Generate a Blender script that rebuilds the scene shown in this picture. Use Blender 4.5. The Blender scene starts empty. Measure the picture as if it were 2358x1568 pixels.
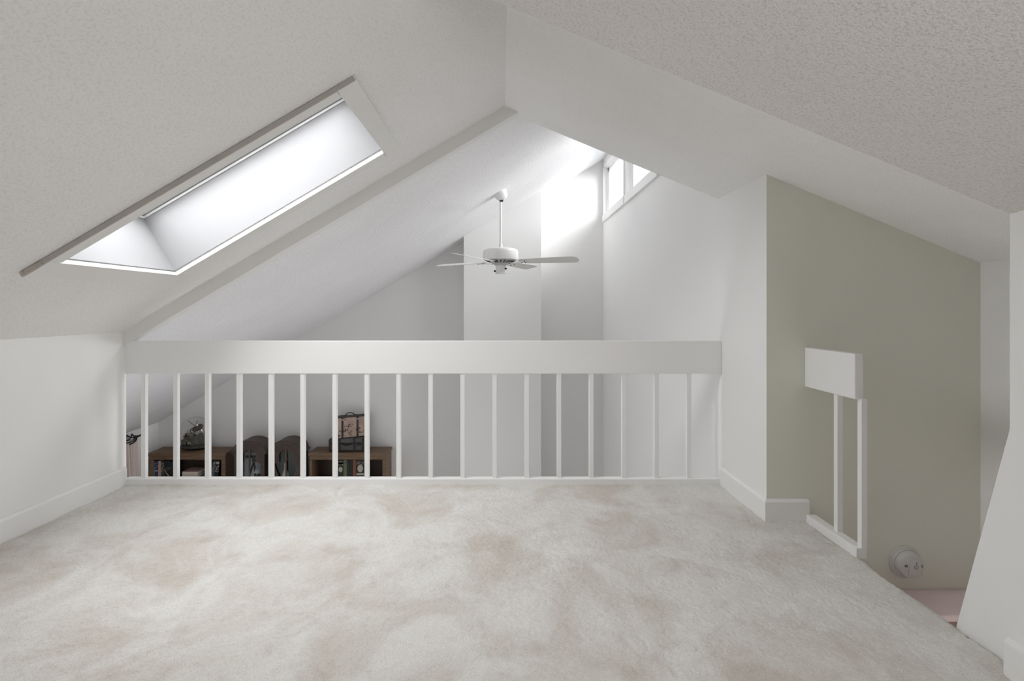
import bpy, bmesh, math, random
import numpy as np
from mathutils import Vector, Matrix

random.seed(7)
SC = bpy.context.scene
COL = SC.collection
PI = math.pi

# ------------------------------------------------------------------ camera
F = 1095.0            # focal length in pixels of the 2358 px wide frame
CU, CV, EYE = 1155.0, 710.0, 1.11
cam = bpy.data.cameras.new('camera')
cam.sensor_width = 36.0
cam.lens = F / 2358.0 * 36.0
cam.shift_x = (1179.0 - CU) / 2358.0
cam.shift_y = (CV - 784.0) / 2358.0
cam.clip_start = 0.02
camo = bpy.data.objects.new('camera', cam)
camo.location = (0, 0, EYE)
camo.rotation_euler = (PI / 2, 0, 0)
COL.objects.link(camo)
SC.camera = camo

# ------------------------------------------------------------------ world, lights, exposure
SC.view_settings.view_transform = 'Standard'
SC.view_settings.look = 'None'
SC.view_settings.gamma = 1.0
SC.view_settings.use_curve_mapping = False
SC.view_settings.exposure = 0.51
SC.cycles.use_denoising = True
SC.cycles.max_bounces = 14
SC.cycles.diffuse_bounces = 10
SC.cycles.transparent_max_bounces = 12
SC.cycles.sample_clamp_indirect = 6.0
SC.cycles.caustics_reflective = False
SC.cycles.caustics_refractive = False

world = bpy.data.worlds.new('overcast_sky')
SC.world = world
world.use_nodes = True
wn = world.node_tree.nodes['Background']
wn.inputs[0].default_value = (0.93, 0.965, 1.0, 1)
wn.inputs[1].default_value = 1.6

def area(name, loc, direction, sx, sy, power, color, spread=PI):
    l = bpy.data.lights.new(name, 'AREA')
    l.shape = 'RECTANGLE'
    l.size, l.size_y = sx, sy
    l.energy = power
    l.color = color
    l.spread = spread
    o = bpy.data.objects.new(name, l)
    o.location = loc
    o.rotation_euler = Vector(direction).to_track_quat('-Z', 'Y').to_euler()
    COL.objects.link(o)
    return o

SN = Vector((-0.508, 0, 0.861))          # outward normal of the skylight slope
Z0L, SL_ = 2.364, 0.59
def SLP(x, y, t=0.0):                    # a point over the left slope, t along its normal
    return Vector((x, y, Z0L + SL_ * x)) + SN * t

# daylight: sky over the skylight, sky outside the two clerestory windows,
# the window of the lower room; the other lamps are added fills
sky_l = area('daylight_skylight', SLP(-1.22, 2.26, 0.50), -SN, 0.80, 1.30, 30, (0.98, 0.985, 1.0))
area('daylight_clerestory', (3.4, 5.2, 3.9), (-1, 0, -0.42), 3.6, 2.6, 400, (0.98, 0.985, 1.0))
area('rear_fill', (1.50, -0.75, 1.0), (-1, 0.1, 0.12), 1.2, 1.2, 25.5, (0.98, 0.985, 1.0))  # added fill lamp behind the camera; no window stands there
area('daylight_lower_window', (-4.55, 3.75, -1.5), (1, -0.15, 0.25), 1.2, 1.5, 14, (0.975, 0.98, 1.0), math.radians(110))
area('lower_room_fill', (1.30, 4.6, -1.65), (-1, -0.25, 0.40), 1.6, 1.5, 16, (0.985, 0.98, 1.0), math.radians(115))  # added fill lamp for the high ceiling; no door stands there
area('tread_fill', (2.15, 1.72, 0.0), (-0.05, 0.35, -1), 0.15, 0.15, 0.55, (1.0, 0.97, 0.95), math.radians(85))  # added fill lamp brightening the pink treads, no fixture behind it
area('stairwell_ceiling_fill', (2.0, 1.60, -0.95), (-0.08, 0.05, 1), 0.4, 0.25, 0.6, (0.98, 0.985, 1.0), math.radians(56))  # added fill lamp lifting the right ceiling over the stairs

# ------------------------------------------------------------------ materials
MATS = {}
def nodes_of(name):
    m = bpy.data.materials.new(name)
    m.use_nodes = True
    nt = m.node_tree
    return m, nt, nt.nodes, nt.links, nt.nodes['Principled BSDF']

def mat(name, color, rough=0.6, metal=0.0, bump=None, var=0.0, var_scale=3.0, spec=0.4):
    """paint / wood / metal: base colour with soft procedural variation and optional bump (scale, strength, distance)"""
    if name in MATS:
        return MATS[name]
    m, nt, N, L, P = nodes_of(name)
    P.inputs['Roughness'].default_value = rough
    P.inputs['Metallic'].default_value = metal
    P.inputs['Specular IOR Level'].default_value = spec
    tc = N.new('ShaderNodeTexCoord')
    nz = N.new('ShaderNodeTexNoise')
    nz.inputs['Scale'].default_value = var_scale
    nz.inputs['Detail'].default_value = 4
    L.new(tc.outputs['Object'], nz.inputs['Vector'])
    mx = N.new('ShaderNodeMix'); mx.data_type = 'RGBA'
    c = list(color) + [1]
    mx.inputs['A'].default_value = [min(1, v * (1 - var)) for v in color] + [1]
    mx.inputs['B'].default_value = [min(1, v * (1 + var)) for v in color] + [1]
    L.new(nz.outputs['Fac'], mx.inputs['Factor'])
    L.new(mx.outputs['Result'], P.inputs['Base Color'])
    if bump:
        nb = N.new('ShaderNodeTexNoise')
        nb.inputs['Scale'].default_value = bump[0]
        nb.inputs['Detail'].default_value = 3
        L.new(tc.outputs['Object'], nb.inputs['Vector'])
        b = N.new('ShaderNodeBump')
        b.inputs['Strength'].default_value = bump[1]
        b.inputs['Distance'].default_value = bump[2]
        L.new(nb.outputs['Fac'], b.inputs['Height'])
        L.new(b.outputs['Normal'], P.inputs['Normal'])
    MATS[name] = m
    return m

def popcorn(name, color, scale, strength, pit_shade):
    """sprayed popcorn ceiling: lumpy bump and a little darker colour in the pits"""
    m, nt, N, L, P = nodes_of(name)
    P.inputs['Roughness'].default_value = 0.95
    P.inputs['Specular IOR Level'].default_value = 0.1
    tc = N.new('ShaderNodeTexCoord')
    n1 = N.new('ShaderNodeTexNoise'); n1.inputs['Scale'].default_value = scale; n1.inputs['Detail'].default_value = 2.5
    n1.inputs['Roughness'].default_value = 0.55
    n2 = N.new('ShaderNodeTexNoise'); n2.inputs['Scale'].default_value = 1.3; n2.inputs['Detail'].default_value = 3
    L.new(tc.outputs['Object'], n1.inputs['Vector']); L.new(tc.outputs['Object'], n2.inputs['Vector'])
    r = N.new('ShaderNodeValToRGB')
    r.color_ramp.elements[0].position = 0.30
    r.color_ramp.elements[0].color = [v * (1 - pit_shade) for v in color] + [1]  # shade of the pits put into the base colour, where bump shows little
    r.color_ramp.elements[1].position = 0.51
    r.color_ramp.elements[1].color = list(color) + [1]
    L.new(n1.outputs['Fac'], r.inputs['Fac'])
    mx = N.new('ShaderNodeMix'); mx.data_type = 'RGBA'; mx.blend_type = 'MULTIPLY'
    mx.inputs['Factor'].default_value = 1.0
    L.new(r.outputs['Color'], mx.inputs['A'])
    r2 = N.new('ShaderNodeValToRGB')
    r2.color_ramp.elements[0].color = (0.955, 0.95, 0.945, 1); r2.color_ramp.elements[0].position = 0.3
    r2.color_ramp.elements[1].color = (1, 1, 1, 1); r2.color_ramp.elements[1].position = 0.65
    L.new(n2.outputs['Fac'], r2.inputs['Fac'])
    L.new(r2.outputs['Color'], mx.inputs['B'])
    L.new(mx.outputs['Result'], P.inputs['Base Color'])
    b = N.new('ShaderNodeBump'); b.inputs['Strength'].default_value = strength; b.inputs['Distance'].default_value = 0.006
    L.new(n1.outputs['Fac'], b.inputs['Height']); L.new(b.outputs['Normal'], P.inputs['Normal'])
    MATS[name] = m
    return m

def wood(name, c1, c2, axis=(1.5, 12, 12), rough=0.5):
    m, nt, N, L, P = nodes_of(name)
    P.inputs['Roughness'].default_value = rough
    tc = N.new('ShaderNodeTexCoord')
    mp = N.new('ShaderNodeMapping'); mp.inputs['Scale'].default_value = axis
    nz = N.new('ShaderNodeTexNoise'); nz.inputs['Scale'].default_value = 5; nz.inputs['Detail'].default_value = 6
    nz.inputs['Distortion'].default_value = 0.6
    L.new(tc.outputs['Object'], mp.inputs['Vector']); L.new(mp.outputs['Vector'], nz.inputs['Vector'])
    r = N.new('ShaderNodeValToRGB')
    r.color_ramp.elements[0].position = 0.32; r.color_ramp.elements[0].color = list(c1) + [1]
    r.color_ramp.elements[1].position = 0.68; r.color_ramp.elements[1].color = list(c2) + [1]
    L.new(nz.outputs['Fac'], r.inputs['Fac']); L.new(r.outputs['Color'], P.inputs['Base Color'])
    MATS[name] = m
    return m

def glass(name, tint=(1, 1, 1), refl=0.08):
    m = bpy.data.materials.new(name); m.use_nodes = True
    nt = m.node_tree; N, L = nt.nodes, nt.links
    N.remove(N['Principled BSDF'])
    tr = N.new('ShaderNodeBsdfTransparent'); tr.inputs['Color'].default_value = list(tint) + [1]
    gl = N.new('ShaderNodeBsdfGlossy'); gl.inputs['Roughness'].default_value = 0.02
    lw = N.new('ShaderNodeLayerWeight'); lw.inputs['Blend'].default_value = refl * 2.5
    mth = N.new('ShaderNodeMath'); mth.operation = 'MULTIPLY_ADD'
    mth.inputs[1].default_value = 0.6; mth.inputs[2].default_value = refl * 0.4
    L.new(lw.outputs['Fresnel'], mth.inputs[0])
    mx = N.new('ShaderNodeMixShader')
    L.new(mth.outputs[0], mx.inputs['Fac']); L.new(tr.outputs[0], mx.inputs[1]); L.new(gl.outputs[0], mx.inputs[2])
    L.new(mx.outputs[0], N['Material Output'].inputs['Surface'])
    MATS[name] = m
    return m

WALL = mat('white_wall_paint', (0.85, 0.85, 0.842), 0.75, bump=(90, 0.06, 0.004), var=0.012)
WALLS = mat('shaded_white_wall_paint', (0.735, 0.735, 0.655), 0.75, bump=(90, 0.06, 0.004), var=0.012)  # white paint, with shade and a greenish cast put into its colour
WALLG = mat('pale_grey_wall_paint', (0.78, 0.775, 0.765), 0.75, bump=(90, 0.06, 0.004), var=0.012)
TRIM = mat('white_trim_paint', (0.85, 0.85, 0.842), 0.42, bump=(30, 0.05, 0.004), var=0.012)
TRIMO = mat('aged_trim_paint', (0.77, 0.765, 0.745), 0.5, bump=(30, 0.08, 0.004), var=0.03, var_scale=8)
RAWW = wood('raw_trim_wood', (0.33, 0.30, 0.27), (0.52, 0.48, 0.44), (6, 40, 6), 0.7)
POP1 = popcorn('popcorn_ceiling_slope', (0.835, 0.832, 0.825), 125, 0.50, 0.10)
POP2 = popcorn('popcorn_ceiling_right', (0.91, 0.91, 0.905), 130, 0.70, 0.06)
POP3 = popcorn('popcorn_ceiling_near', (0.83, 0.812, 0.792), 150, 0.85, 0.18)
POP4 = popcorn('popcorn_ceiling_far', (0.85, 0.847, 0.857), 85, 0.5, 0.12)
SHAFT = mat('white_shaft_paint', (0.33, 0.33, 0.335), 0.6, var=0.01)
GLASS = glass('window_glass')
METW = mat('white_enamel', (0.80, 0.80, 0.80), 0.32, var=0.01)
BLADE = mat('white_blade_laminate', (0.74, 0.735, 0.70), 0.45, var=0.02)
DARK = mat('dark_metal', (0.025, 0.023, 0.022), 0.5, var=0.1)
GREYM = mat('grey_metal', (0.30, 0.29, 0.28), 0.4, 0.3, var=0.08)
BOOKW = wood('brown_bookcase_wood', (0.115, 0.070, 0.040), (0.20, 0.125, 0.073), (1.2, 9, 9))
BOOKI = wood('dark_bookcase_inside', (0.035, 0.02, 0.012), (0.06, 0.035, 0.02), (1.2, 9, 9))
CABW = wood('dark_cabinet_wood', (0.050, 0.036, 0.031), (0.088, 0.062, 0.052), (2, 9, 2), 0.55)
CABE = wood('cabinet_edge_wood', (0.09, 0.063, 0.042), (0.14, 0.098, 0.065), (2, 9, 2), 0.5)
BLACK = mat('black_enamel', (0.012, 0.012, 0.013), 0.45, var=0.1)

# ------------------------------------------------------------------ mesh helpers
def link(name, me, m=None, parent=None):
    o = bpy.data.objects.new(name, me)
    COL.objects.link(o)
    if m is not None:
        for k in (m if isinstance(m, (list, tuple)) else [m]):
            me.materials.append(k)
    if parent is not None:
        o.parent = parent
    return o

def bm_obj(name, bm, m=None, parent=None, smooth=False, bevel=0.0):
    bmesh.ops.recalc_face_normals(bm, faces=bm.faces[:])
    me = bpy.data.meshes.new(name)
    bm.to_mesh(me); bm.free()
    if smooth:
        for p in me.polygons:
            p.use_smooth = True
    o = link(name, me, m, parent)
    if bevel:
        md = o.modifiers.new('bevel', 'BEVEL'); md.width = bevel; md.segments = 2; md.limit_method = 'ANGLE'
        md.angle_limit = math.radians(40)
    if smooth:
        try:
            me.set_sharp_from_angle(angle=math.radians(42))
        except Exception:
            pass
    return o

def BM():
    return bmesh.new()

def box(bm, x0, x1, y0, y1, z0, z1, M=None, mi=0):
    v = [bm.verts.new((x, y, z)) for z in (z0, z1) for y in (y0, y1) for x in (x0, x1)]
    for f in ((0, 2, 3, 1), (4, 5, 7, 6), (0, 1, 5, 4), (2, 6, 7, 3), (0, 4, 6, 2), (1, 3, 7, 5)):
        bm.faces.new([v[i] for i in f]).material_index = mi
    if M is not None:
        bmesh.ops.transform(bm, matrix=M, verts=v)
    return v

def prism(bm, pts, off, mi=0):
    """closed solid: polygon pts extruded by the vector off"""
    off = Vector(off)
    a = [bm.verts.new(Vector(p)) for p in pts]
    b = [bm.verts.new(Vector(p) + off) for p in pts]
    n = len(pts)
    bm.faces.new(a).material_index = mi
    bm.faces.new(b[::-1]).material_index = mi
    for i in range(n):
        bm.faces.new([a[i], b[i], b[(i + 1) % n], a[(i + 1) % n]]).material_index = mi
    return a + b

def lathe(bm, prof, seg=32, M=None, sx=1.0, sy=1.0, mi=0):
    """prof = [(r, z)...] from one end to the other around Z"""
    rings = []
    allv = []
    for r, z in prof:
        if r < 1e-6:
            v = bm.verts.new((0, 0, z)); rings.append([v]); allv.append(v)
        else:
            ring = [bm.verts.new((r * sx * math.cos(2 * PI * i / seg), r * sy * math.sin(2 * PI * i / seg), z)) for i in range(seg)]
            rings.append(ring); allv += ring
    for a, b in zip(rings, rings[1:]):
        for i in range(seg):
            j = (i + 1) % seg
            if len(a) == 1 and len(b) == 1:
                break
            if len(a) == 1:
                f = bm.faces.new([a[0], b[i], b[j]])
            elif len(b) == 1:
                f = bm.faces.new([a[i], b[0], a[j]])
            else:
                f = bm.faces.new([a[i], b[i], b[j], a[j]])
            f.material_index = mi
    if M is not None:
        bmesh.ops.transform(bm, matrix=M, verts=allv)
    return allv

def tube(bm, pts, r, seg=8, mi=0, closed=False):
    pts = [Vector(p) for p in pts]
    n = len(pts)
    rr = r if isinstance(r, (list, tuple)) else [r] * n
    rings = []
    up = Vector((0.13, 0.21, 0.97)).normalized()
    for i, p in enumerate(pts):
        if closed:
            d = pts[(i + 1) % n] - pts[i - 1]
        else:
            d = pts[min(i + 1, n - 1)] - pts[max(i - 1, 0)]
        d.normalize()
        u = d.cross(up)
        if u.length < 1e-3:
            u = d.cross(Vector((1, 0, 0)))
        u.normalize(); w = d.cross(u)
        rings.append([bm.verts.new(p + (u * math.cos(2 * PI * k / seg) + w * math.sin(2 * PI * k / seg)) * rr[i]) for k in range(seg)])
    rng = range(n) if closed else range(n - 1)
    for i in rng:
        a, b = rings[i], rings[(i + 1) % n]
        for k in range(seg):
            bm.faces.new([a[k], a[(k + 1) % seg], b[(k + 1) % seg], b[k]]).material_index = mi
    if not closed:
        bm.faces.new(rings[0][::-1]).material_index = mi
        bm.faces.new(rings[-1]).material_index = mi

def T(x, y, z):
    return Matrix.Translation((x, y, z))
def R(a, ax):
    return Matrix.Rotation(a, 4, ax)

def tag(o, label=None, cat=None, group=None, kind=None):
    if label: o['label'] = label
    if cat: o['category'] = cat
    if group: o['group'] = group
    if kind: o['kind'] = kind
    return o

def thing(name, loc, label, cat, group=None, rz=0.0):
    o = bpy.data.objects.new(name, None)
    o.empty_display_size = 0.05
    o.location = loc; o.rotation_euler = (0, 0, rz)
    COL.objects.link(o)
    return tag(o, label, cat, group)

def U(u, y):                 # real position of something seen at column u when it stands at depth y
    return (u - CU) * y / F
def V(v, y):
    return EYE - (v - CV) * y / F

def structure(name, bm, m, label=None, bevel=0.0, parent=None):
    o = bm_obj(name, bm, m, parent, bevel=bevel)
    if parent is None:
        o['kind'] = 'structure'
        if label: o['label'] = label
    return o

# ------------------------------------------------------------------ setting: loft shell
XL = -2.378                  # knee wall
YR = 3.0                     # front of the railing
XC = 1.39                    # left face of the corner stub
YS = 2.495                   # wall behind the stairs
XS = 2.513                   # far side of the stairwell
XE = 1.60                    # edge of the loft floor at the stairs
XN, YN = 1.54, 1.441         # near right wall and where it ends
XF, YF = 1.3915, 6.5           # lower room: right wall, far wall
XFL = -4.69
ZF = -2.6
RIDGE = 0.022
def ZR(x): return 2.378 - 0.413 * (x - RIDGE)
def ZNEAR(x): return 2.024 - 0.413 * (x - RIDGE)
def ZFC(x): return 2.32 + 0.59 * x

b = BM(); box(b, XL, XE - 0.03, -2.7, 3.04, -0.26, -0.012); structure('floor', b, mat('subfloor', (0.45, 0.38, 0.3), 0.8), 'loft floor slab under the carpet')

# left sloping ceiling with the skylight opening
HX0, HX1, HY0, HY1 = -1.786, -0.654, 1.916, 2.603
b = BM()
g = 0.008
def slope_piece(x0, x1, y0, y1):
    prism(b, [SLP(x0, y0), SLP(x1, y0), SLP(x1, y1), SLP(x0, y1)], SN * 0.05)
slope_piece(XL - 0.05, RIDGE, -2.7, HY0 - g)
slope_piece(XL - 0.05, RIDGE, HY1 + g, 2.985)
slope_piece(XL - 0.05, HX0 - g, HY0 - g, HY1 + g)
slope_piece(HX1 + g, RIDGE, HY0 - g, HY1 + g)
structure('ceiling', b, POP1, 'left sloping popcorn ceiling pierced by the skylight')

b = BM()
prism(b, [(RIDGE, YN, ZR(RIDGE)), (XS + .05, YN, ZR(XS + .05)), (XS + .05, YS + 0.02, ZR(XS + .05)), (XC + .03, YS + 0.02, ZR(XC + .03)), (XC + .03, 3.058, ZR(XC + .03)), (RIDGE, 3.058, ZR(RIDGE))], (0, 0, 0.08))
structure('ceiling', b, POP2, 'smooth right sloping ceiling over the stairs')
b = BM()
xa = -0.345
prism(b, [(xa, -2.7, ZNEAR(xa)), (XS + .1, -2.7, ZNEAR(XS + .1)), (XS + .1, YN, ZNEAR(XS + .1)), (xa, YN, ZNEAR(xa))], (0, 0, 0.30))
prism(b, [(xa, YN - .06, ZNEAR(xa) + .02), (XS + .1, YN - .06, ZNEAR(XS + .1) + .02), (XS + .1, YN - .06, ZR(XS + .1) + .05), (RIDGE, YN - .06, ZR(RIDGE) + .05), (xa, YN - .06, SLP(xa, 0).z + .05)], (0, .058, 0))
structure('ceiling', b, POP3, 'low rough popcorn ceiling close to the viewer at upper right')
b = BM()
prism(b, [(XFL - .1, 3.03, ZFC(XFL - .1)), (XF + .2, 3.03, ZFC(XF + .2)), (XF + .2, YF + .1, ZFC(XF + .2)), (XFL - .1, YF + .1, ZFC(XFL - .1))], (0, 0, 0.06))
structure('ceiling', b, POP4, 'high sloping popcorn ceiling of the lower room behind the railing')
# board along the end of the loft ceiling
b = BM()
x0, x1 = XL - 0.03, 0.12
prism(b, [(x0, 2.985, 2.279 + .59 * x0), (x1, 2.985, 2.279 + .59 * x1), (x1, 2.985, 2.375 + .59 * x1), (x0, 2.985, 2.375 + .59 * x0)], (0, 0.065, 0))
structure('trim_1', b, WALLG, 'grey header board along the end of the left slope', bevel=0.004)
# closures above the loft edge (facing the lower room)
b = BM()
prism(b, [(.115, 3.03, ZR(.115) + .02), (XC + .02, 3.03, ZR(XC + .02) + .02), (XC + .02, 3.03, 3.3), (.115, 3.03, ZFC(.115) + .03)], (0, 0.025, 0))
structure('wall_gable', b, WALL, 'gable wall above the loft opening facing the lower room')

# knee wall, corner stub, walls
b = BM(); box(b, XL - .1, XL, -2.7, 3.002, -0.3, 0.99); structure('wall_left', b, WALL, 'white knee wall at left below the slope')
b = BM(); prism(b, [(XC, YS + .001, -0.3), (XC, YS + .001, ZR(XC) + .02), (XC, 3.035, ZR(XC) + .02), (XC, 3.035, -0.3)], (0.02, 0, 0))
structure('wall_corner', b, WALL, 'white side of the wall stub at the right end of the railing')
b = BM(); prism(b, [(XC + .0004, YS, -0.37), (XS + .05, YS, -0.37), (XS + .05, YS, ZR(XS + .05) + .02), (XC + .0004, YS, ZR(XC) + .02)], (0, 0.1, 0))
structure('wall_stairs', b, WALLS, 'white wall behind the stairs, its shade put into a sage grey colour')
b = BM(); box(b, XS, XS + .1, YN - 0.5, YS + .05, -2.6, 1.6); structure('wall_stairwell', b, WALL, 'side wall beyond the stairwell')
b = BM(); box(b, XN, XN + 0.052, -2.7, YN, -0.3, 1.56); structure('wall_right', b, WALL, 'white near wall at the right edge')
b = BM(); box(b, XE, XS + .1, YN - .45, YN - .35, -2.6, 1.6); structure('wall_stair_end', b, WALL, 'wall closing the stairwell near the viewer')
# rear of the loft behind the camera
b = BM(); box(b, XL - .1, XN + .1, -2.75, -2.65, -.3, 2.5); structure('wall_rear', b, wood('rear_bounce_absorber', (.06, .04, .03), (.10, .07, .05)), 'rear wall behind the viewer')  # unseen; dark colour made up to cut bounce onto camera-facing surfaces
# slanted white skirt panel at the stair head
b = BM()
prism(b, [(1.600, 1.45, -0.25), (1.600, 1.73, -0.25), (1.600, 1.672, 0.0), (1.600, 1.500, 0.722), (1.600, 1.40, 1.14), (1.600, 1.40, -0.25)], (0.035, 0, 0))
structure('trim_2', b, TRIM, 'slanting white skirt board at the stair head beside the near wall', bevel=0.002)

# baseboards with a bevelled top: profile (out, z)
def baseboard(name, p0, p1, out, m, label, h=0.112, t=0.016, ext0=0.0, ext1=0.0):
    p0, p1, out = Vector(p0), Vector(p1), Vector(out).normalized()
    d = (p1 - p0).normalized()
    prof = [(0, -0.02), (t, -0.02), (t, h - 0.013), (t * 0.35, h), (0, h)]
    bm = BM()
    A = [bm.verts.new(p0 + out * o + Vector((0, 0, z)) - d * ext0 * (o / t)) for o, z in prof]
    B = [bm.verts.new(p1 + out * o + Vector((0, 0, z)) + d * ext1 * (o / t)) for o, z in prof]
    bm.faces.new(A); bm.faces.new(B[::-1])
    for i in range(len(prof)):
        j = (i + 1) % len(prof)
        bm.faces.new([A[i], B[i], B[j], A[j]])
    return structure(name, bm, m, label, bevel=0.0015)
baseboard('baseboard_left', (XL, -2.6, 0), (XL, 3.0, 0), (1, 0, 0), TRIM, 'white baseboard along the left knee wall')
baseboard('baseboard_corner', (XC, 3.0, 0), (XC, YS, 0), (-1, 0, 0), TRIM, 'white baseboard on the side of the wall stub', ext1=0.016)
baseboard('baseboard_stairs', (XC, YS, 0), (1.607, YS, 0), (0, -1, 0), TRIM, 'short shaded baseboard on the front of the wall stub', ext0=0.016)
baseboard('baseboard_right', (XN, YN, 0), (XN, -2.6, 0), (-1, 0, 0), TRIM, 'white baseboard along the near right wall', h=0.116, t=0.02)
# casing strip on the near right wall
b = BM(); box(b, XN - .004, XN, 1.1, 1.412, 1.26, 1.50); box(b, XN - .004, XN, 1.1, 1.418, 0.116, 1.26)
structure('trim_3', b, TRIM, 'thin raised casing on the near right wall')

# ------------------------------------------------------------------ setting: lower room
b = BM(); box(b, XFL - .1, XF + .2, 2.9, YF + .1, ZF - .1, ZF); structure('floor_lower', b, mat('lower_carpet', (0.50, 0.485, 0.475), 0.95, bump=(200, .4, .004), var=.05), 'floor of the lower room')
b = BM(); box(b, XFL - .1, XF + .2, YF, YF + .1, ZF, 3.3); structure('wall_far', b, WALLG, 'far wall of the lower room')
b = BM(); box(b, U(1068, 6.1), U(1246, 6.1), 6.1, YF, ZF, 3.0); structure('wall_chase', b, WALL, 'white chimney breast on the far wall under the fan')
b = BM(); box(b, XFL - .1, XFL, 2.9, YF + .05, ZF, 0.2); structure('wall_far_left', b, WALL, 'low side wall of the lower room at far left behind the curtain')
b = BM(); box(b, XFL - .1, XF + .1, 3.045, 3.09, ZF, -0.02); box(b, XFL - .1, XL - .03, 3.0025, 3.05, -.02, 0.95)
structure('added_wall_under_loft', b, WALL, 'added unseen wall under the loft edge, closing out stray light')  # added to stop light leaks where the space is really open
# right wall of the lower room with two clerestory openings
WY0, WYm0, WYm1, WY1 = 4.20, 5.29, 5.36, 6.46
WZ0, WZ1 = 2.285, 3.045
b = BM()
def rw(y0, y1, z0, z1): box(b, XF, XF + .16, y0, y1, z0, z1)
rw(3.036, YF, ZF, WZ0); rw(3.036, WY0, WZ0, WZ1); rw(WYm0, WYm1, WZ0, WZ1); rw(WY1, YF, WZ0, WZ1); rw(3.036, YF, WZ1, 3.25)
structure('wall_right_lower', b, WALL, 'tall white right wall of the lower room with the clerestory windows')

def clerestory(name, y0, y1, label):
    z0, z1 = WZ0, WZ1
    root = bpy.data.objects.new(name, None); root.location = (XF, (y0 + y1) / 2, z0); COL.objects.link(root)
    root['kind'] = 'structure'; root['label'] = label
    def part(nm, m, pieces, bev=0.003):
        bm = BM()
        for p in pieces:
            box(bm, p[0] - XF, p[1] - XF, p[2] - root.location.y, p[3] - root.location.y, p[4] - z0, p[5] - z0)
        return bm_obj(nm, bm, m, root, bevel=bev)
    x0, x1 = XF - 0.014, XF + 0.15
    part('jamb', TRIM, [(x0, x1, y1 - .03, y1, z0, z1)])
    part('jamb', TRIM, [(x0, x1, y0, y0 + .03, z0, z1)])
    part('head', TRIM, [(x0, x1, y0, y1, z1 - .03, z1)])
    part('sill', TRIM, [(x0 - .012, x1, y0 - .01, y1 + .005, z0 - .008, z0 + .085)])
    s0, s1 = XF + .05, XF + .09
    a, c, d, e = y0 + .03, y1 - .03, z0 + .05, z1 - .03
    sash = part('sash', TRIM, [(s0, s1, a, a + .055, d, e), (s0, s1, c - .055, c, d, e), (s0, s1, a, c, e - .055, e), (s0, s1, a, c, d, d + .05)])
    part('stop', TRIM, [(s0 - .02, s0, a, a + .015, d, e), (s0 - .02, s0, c - .015, c, d, e), (s0 - .02, s0, a, c, e - .015, e)], 0)
    part('pane', GLASS, [(XF + .068, XF + .072, a + .05, c - .05, d + .045, e - .05)], 0)
    part('latch', GREYM, [(s0 - .012, s0, c - .08, c - .03, z1 - .10, z1 - .085)], 0)
clerestory('window_2', WYm1, WY1, 'far clerestory window in the corner under the high ceiling')
clerestory('window_3', WY0, WYm0, 'nearer clerestory window cut by the ceiling edge')

# ------------------------------------------------------------------ skylight (window_1)
sk = bpy.data.objects.new('window_1', None); sk['kind'] = 'structure'
sk['label'] = 'long skylight in the left sloping ceiling with white trim and bright shaft'
COL.objects.link(sk)
def slab_on_slope(nm, m, x0, x1, y0, y1, t0, t1, parent=sk, bev=0.0):
    bm = BM()
    prism(bm, [SLP(x0, y0, t0), SLP(x1, y0, t0), SLP(x1, y1, t0), SLP(x0, y1, t0)], SN * (t1 - t0))
    return bm_obj(nm, bm, m, parent, bevel=bev)
TT = -0.022
slab_on_slope('trim_board', TRIMO, HX1, -0.578, 1.862, 2.672, TT, -0.001, bev=0.0015)          # upper end
slab_on_slope('trim_board', TRIMO, HX0 + .002, HX1 - .002, 1.864, HY0, TT, -0.002, bev=0.0015)  # near side
slab_on_slope('trim_board', TRIMO, HX0 + .002, HX1 - .002, HY1, 2.672, TT, -0.002, bev=0.0015)  # far side
slab_on_slope('trim_board', TRIMO, -1.882, HX0, 1.866, 2.672, TT, -0.001, bev=0.0015)          # lower end
slab_on_slope('trim_edge', mat('brown_trim_edge', (0.47, 0.44, 0.41), 0.7, var=.08, var_scale=14), -1.80, -.582, 1.8585, 1.8638, TT + .0005, -0.0025)  # darker brownish strip along the near side of the trim
o = slab_on_slope('trim_end', RAWW, -1.886, -1.80, 1.857, 1.8658, TT + .001, -0.003)
o['label'] = 'bare weathered wood end of the lower trim board'
# shaft walls
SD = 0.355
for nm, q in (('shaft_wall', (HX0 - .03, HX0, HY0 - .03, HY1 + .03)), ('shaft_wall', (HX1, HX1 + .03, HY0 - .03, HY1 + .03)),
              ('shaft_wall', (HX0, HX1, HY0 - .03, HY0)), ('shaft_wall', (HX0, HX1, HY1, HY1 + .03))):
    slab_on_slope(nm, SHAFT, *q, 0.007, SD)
# inner liner lip above the trim
# glazing frame: two stepped rings
def ring(nm, m, inset, width, t0, t1):
    x0, x1, y0, y1 = HX0 + inset, HX1 - inset, HY0 + inset, HY1 - inset
    for q in ((x0, x0 + width, y0, y1), (x1 - width, x1, y0, y1), (x0 + width, x1 - width, y0, y0 + width), (x0 + width, x1 - width, y1 - width, y1)):
        slab_on_slope(nm, m, *q, t0, t1, bev=0.002)
ring('glazing_stop', TRIM, 0.0, 0.008, 0.335, 0.347)
ring('glazing_frame', TRIM, 0.0, 0.05, 0.356, 0.40)
slab_on_slope('pane', GLASS, HX0 + .02, HX1 - .02, HY0 + .02, HY1 - .02, 0.374, 0.380)
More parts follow.
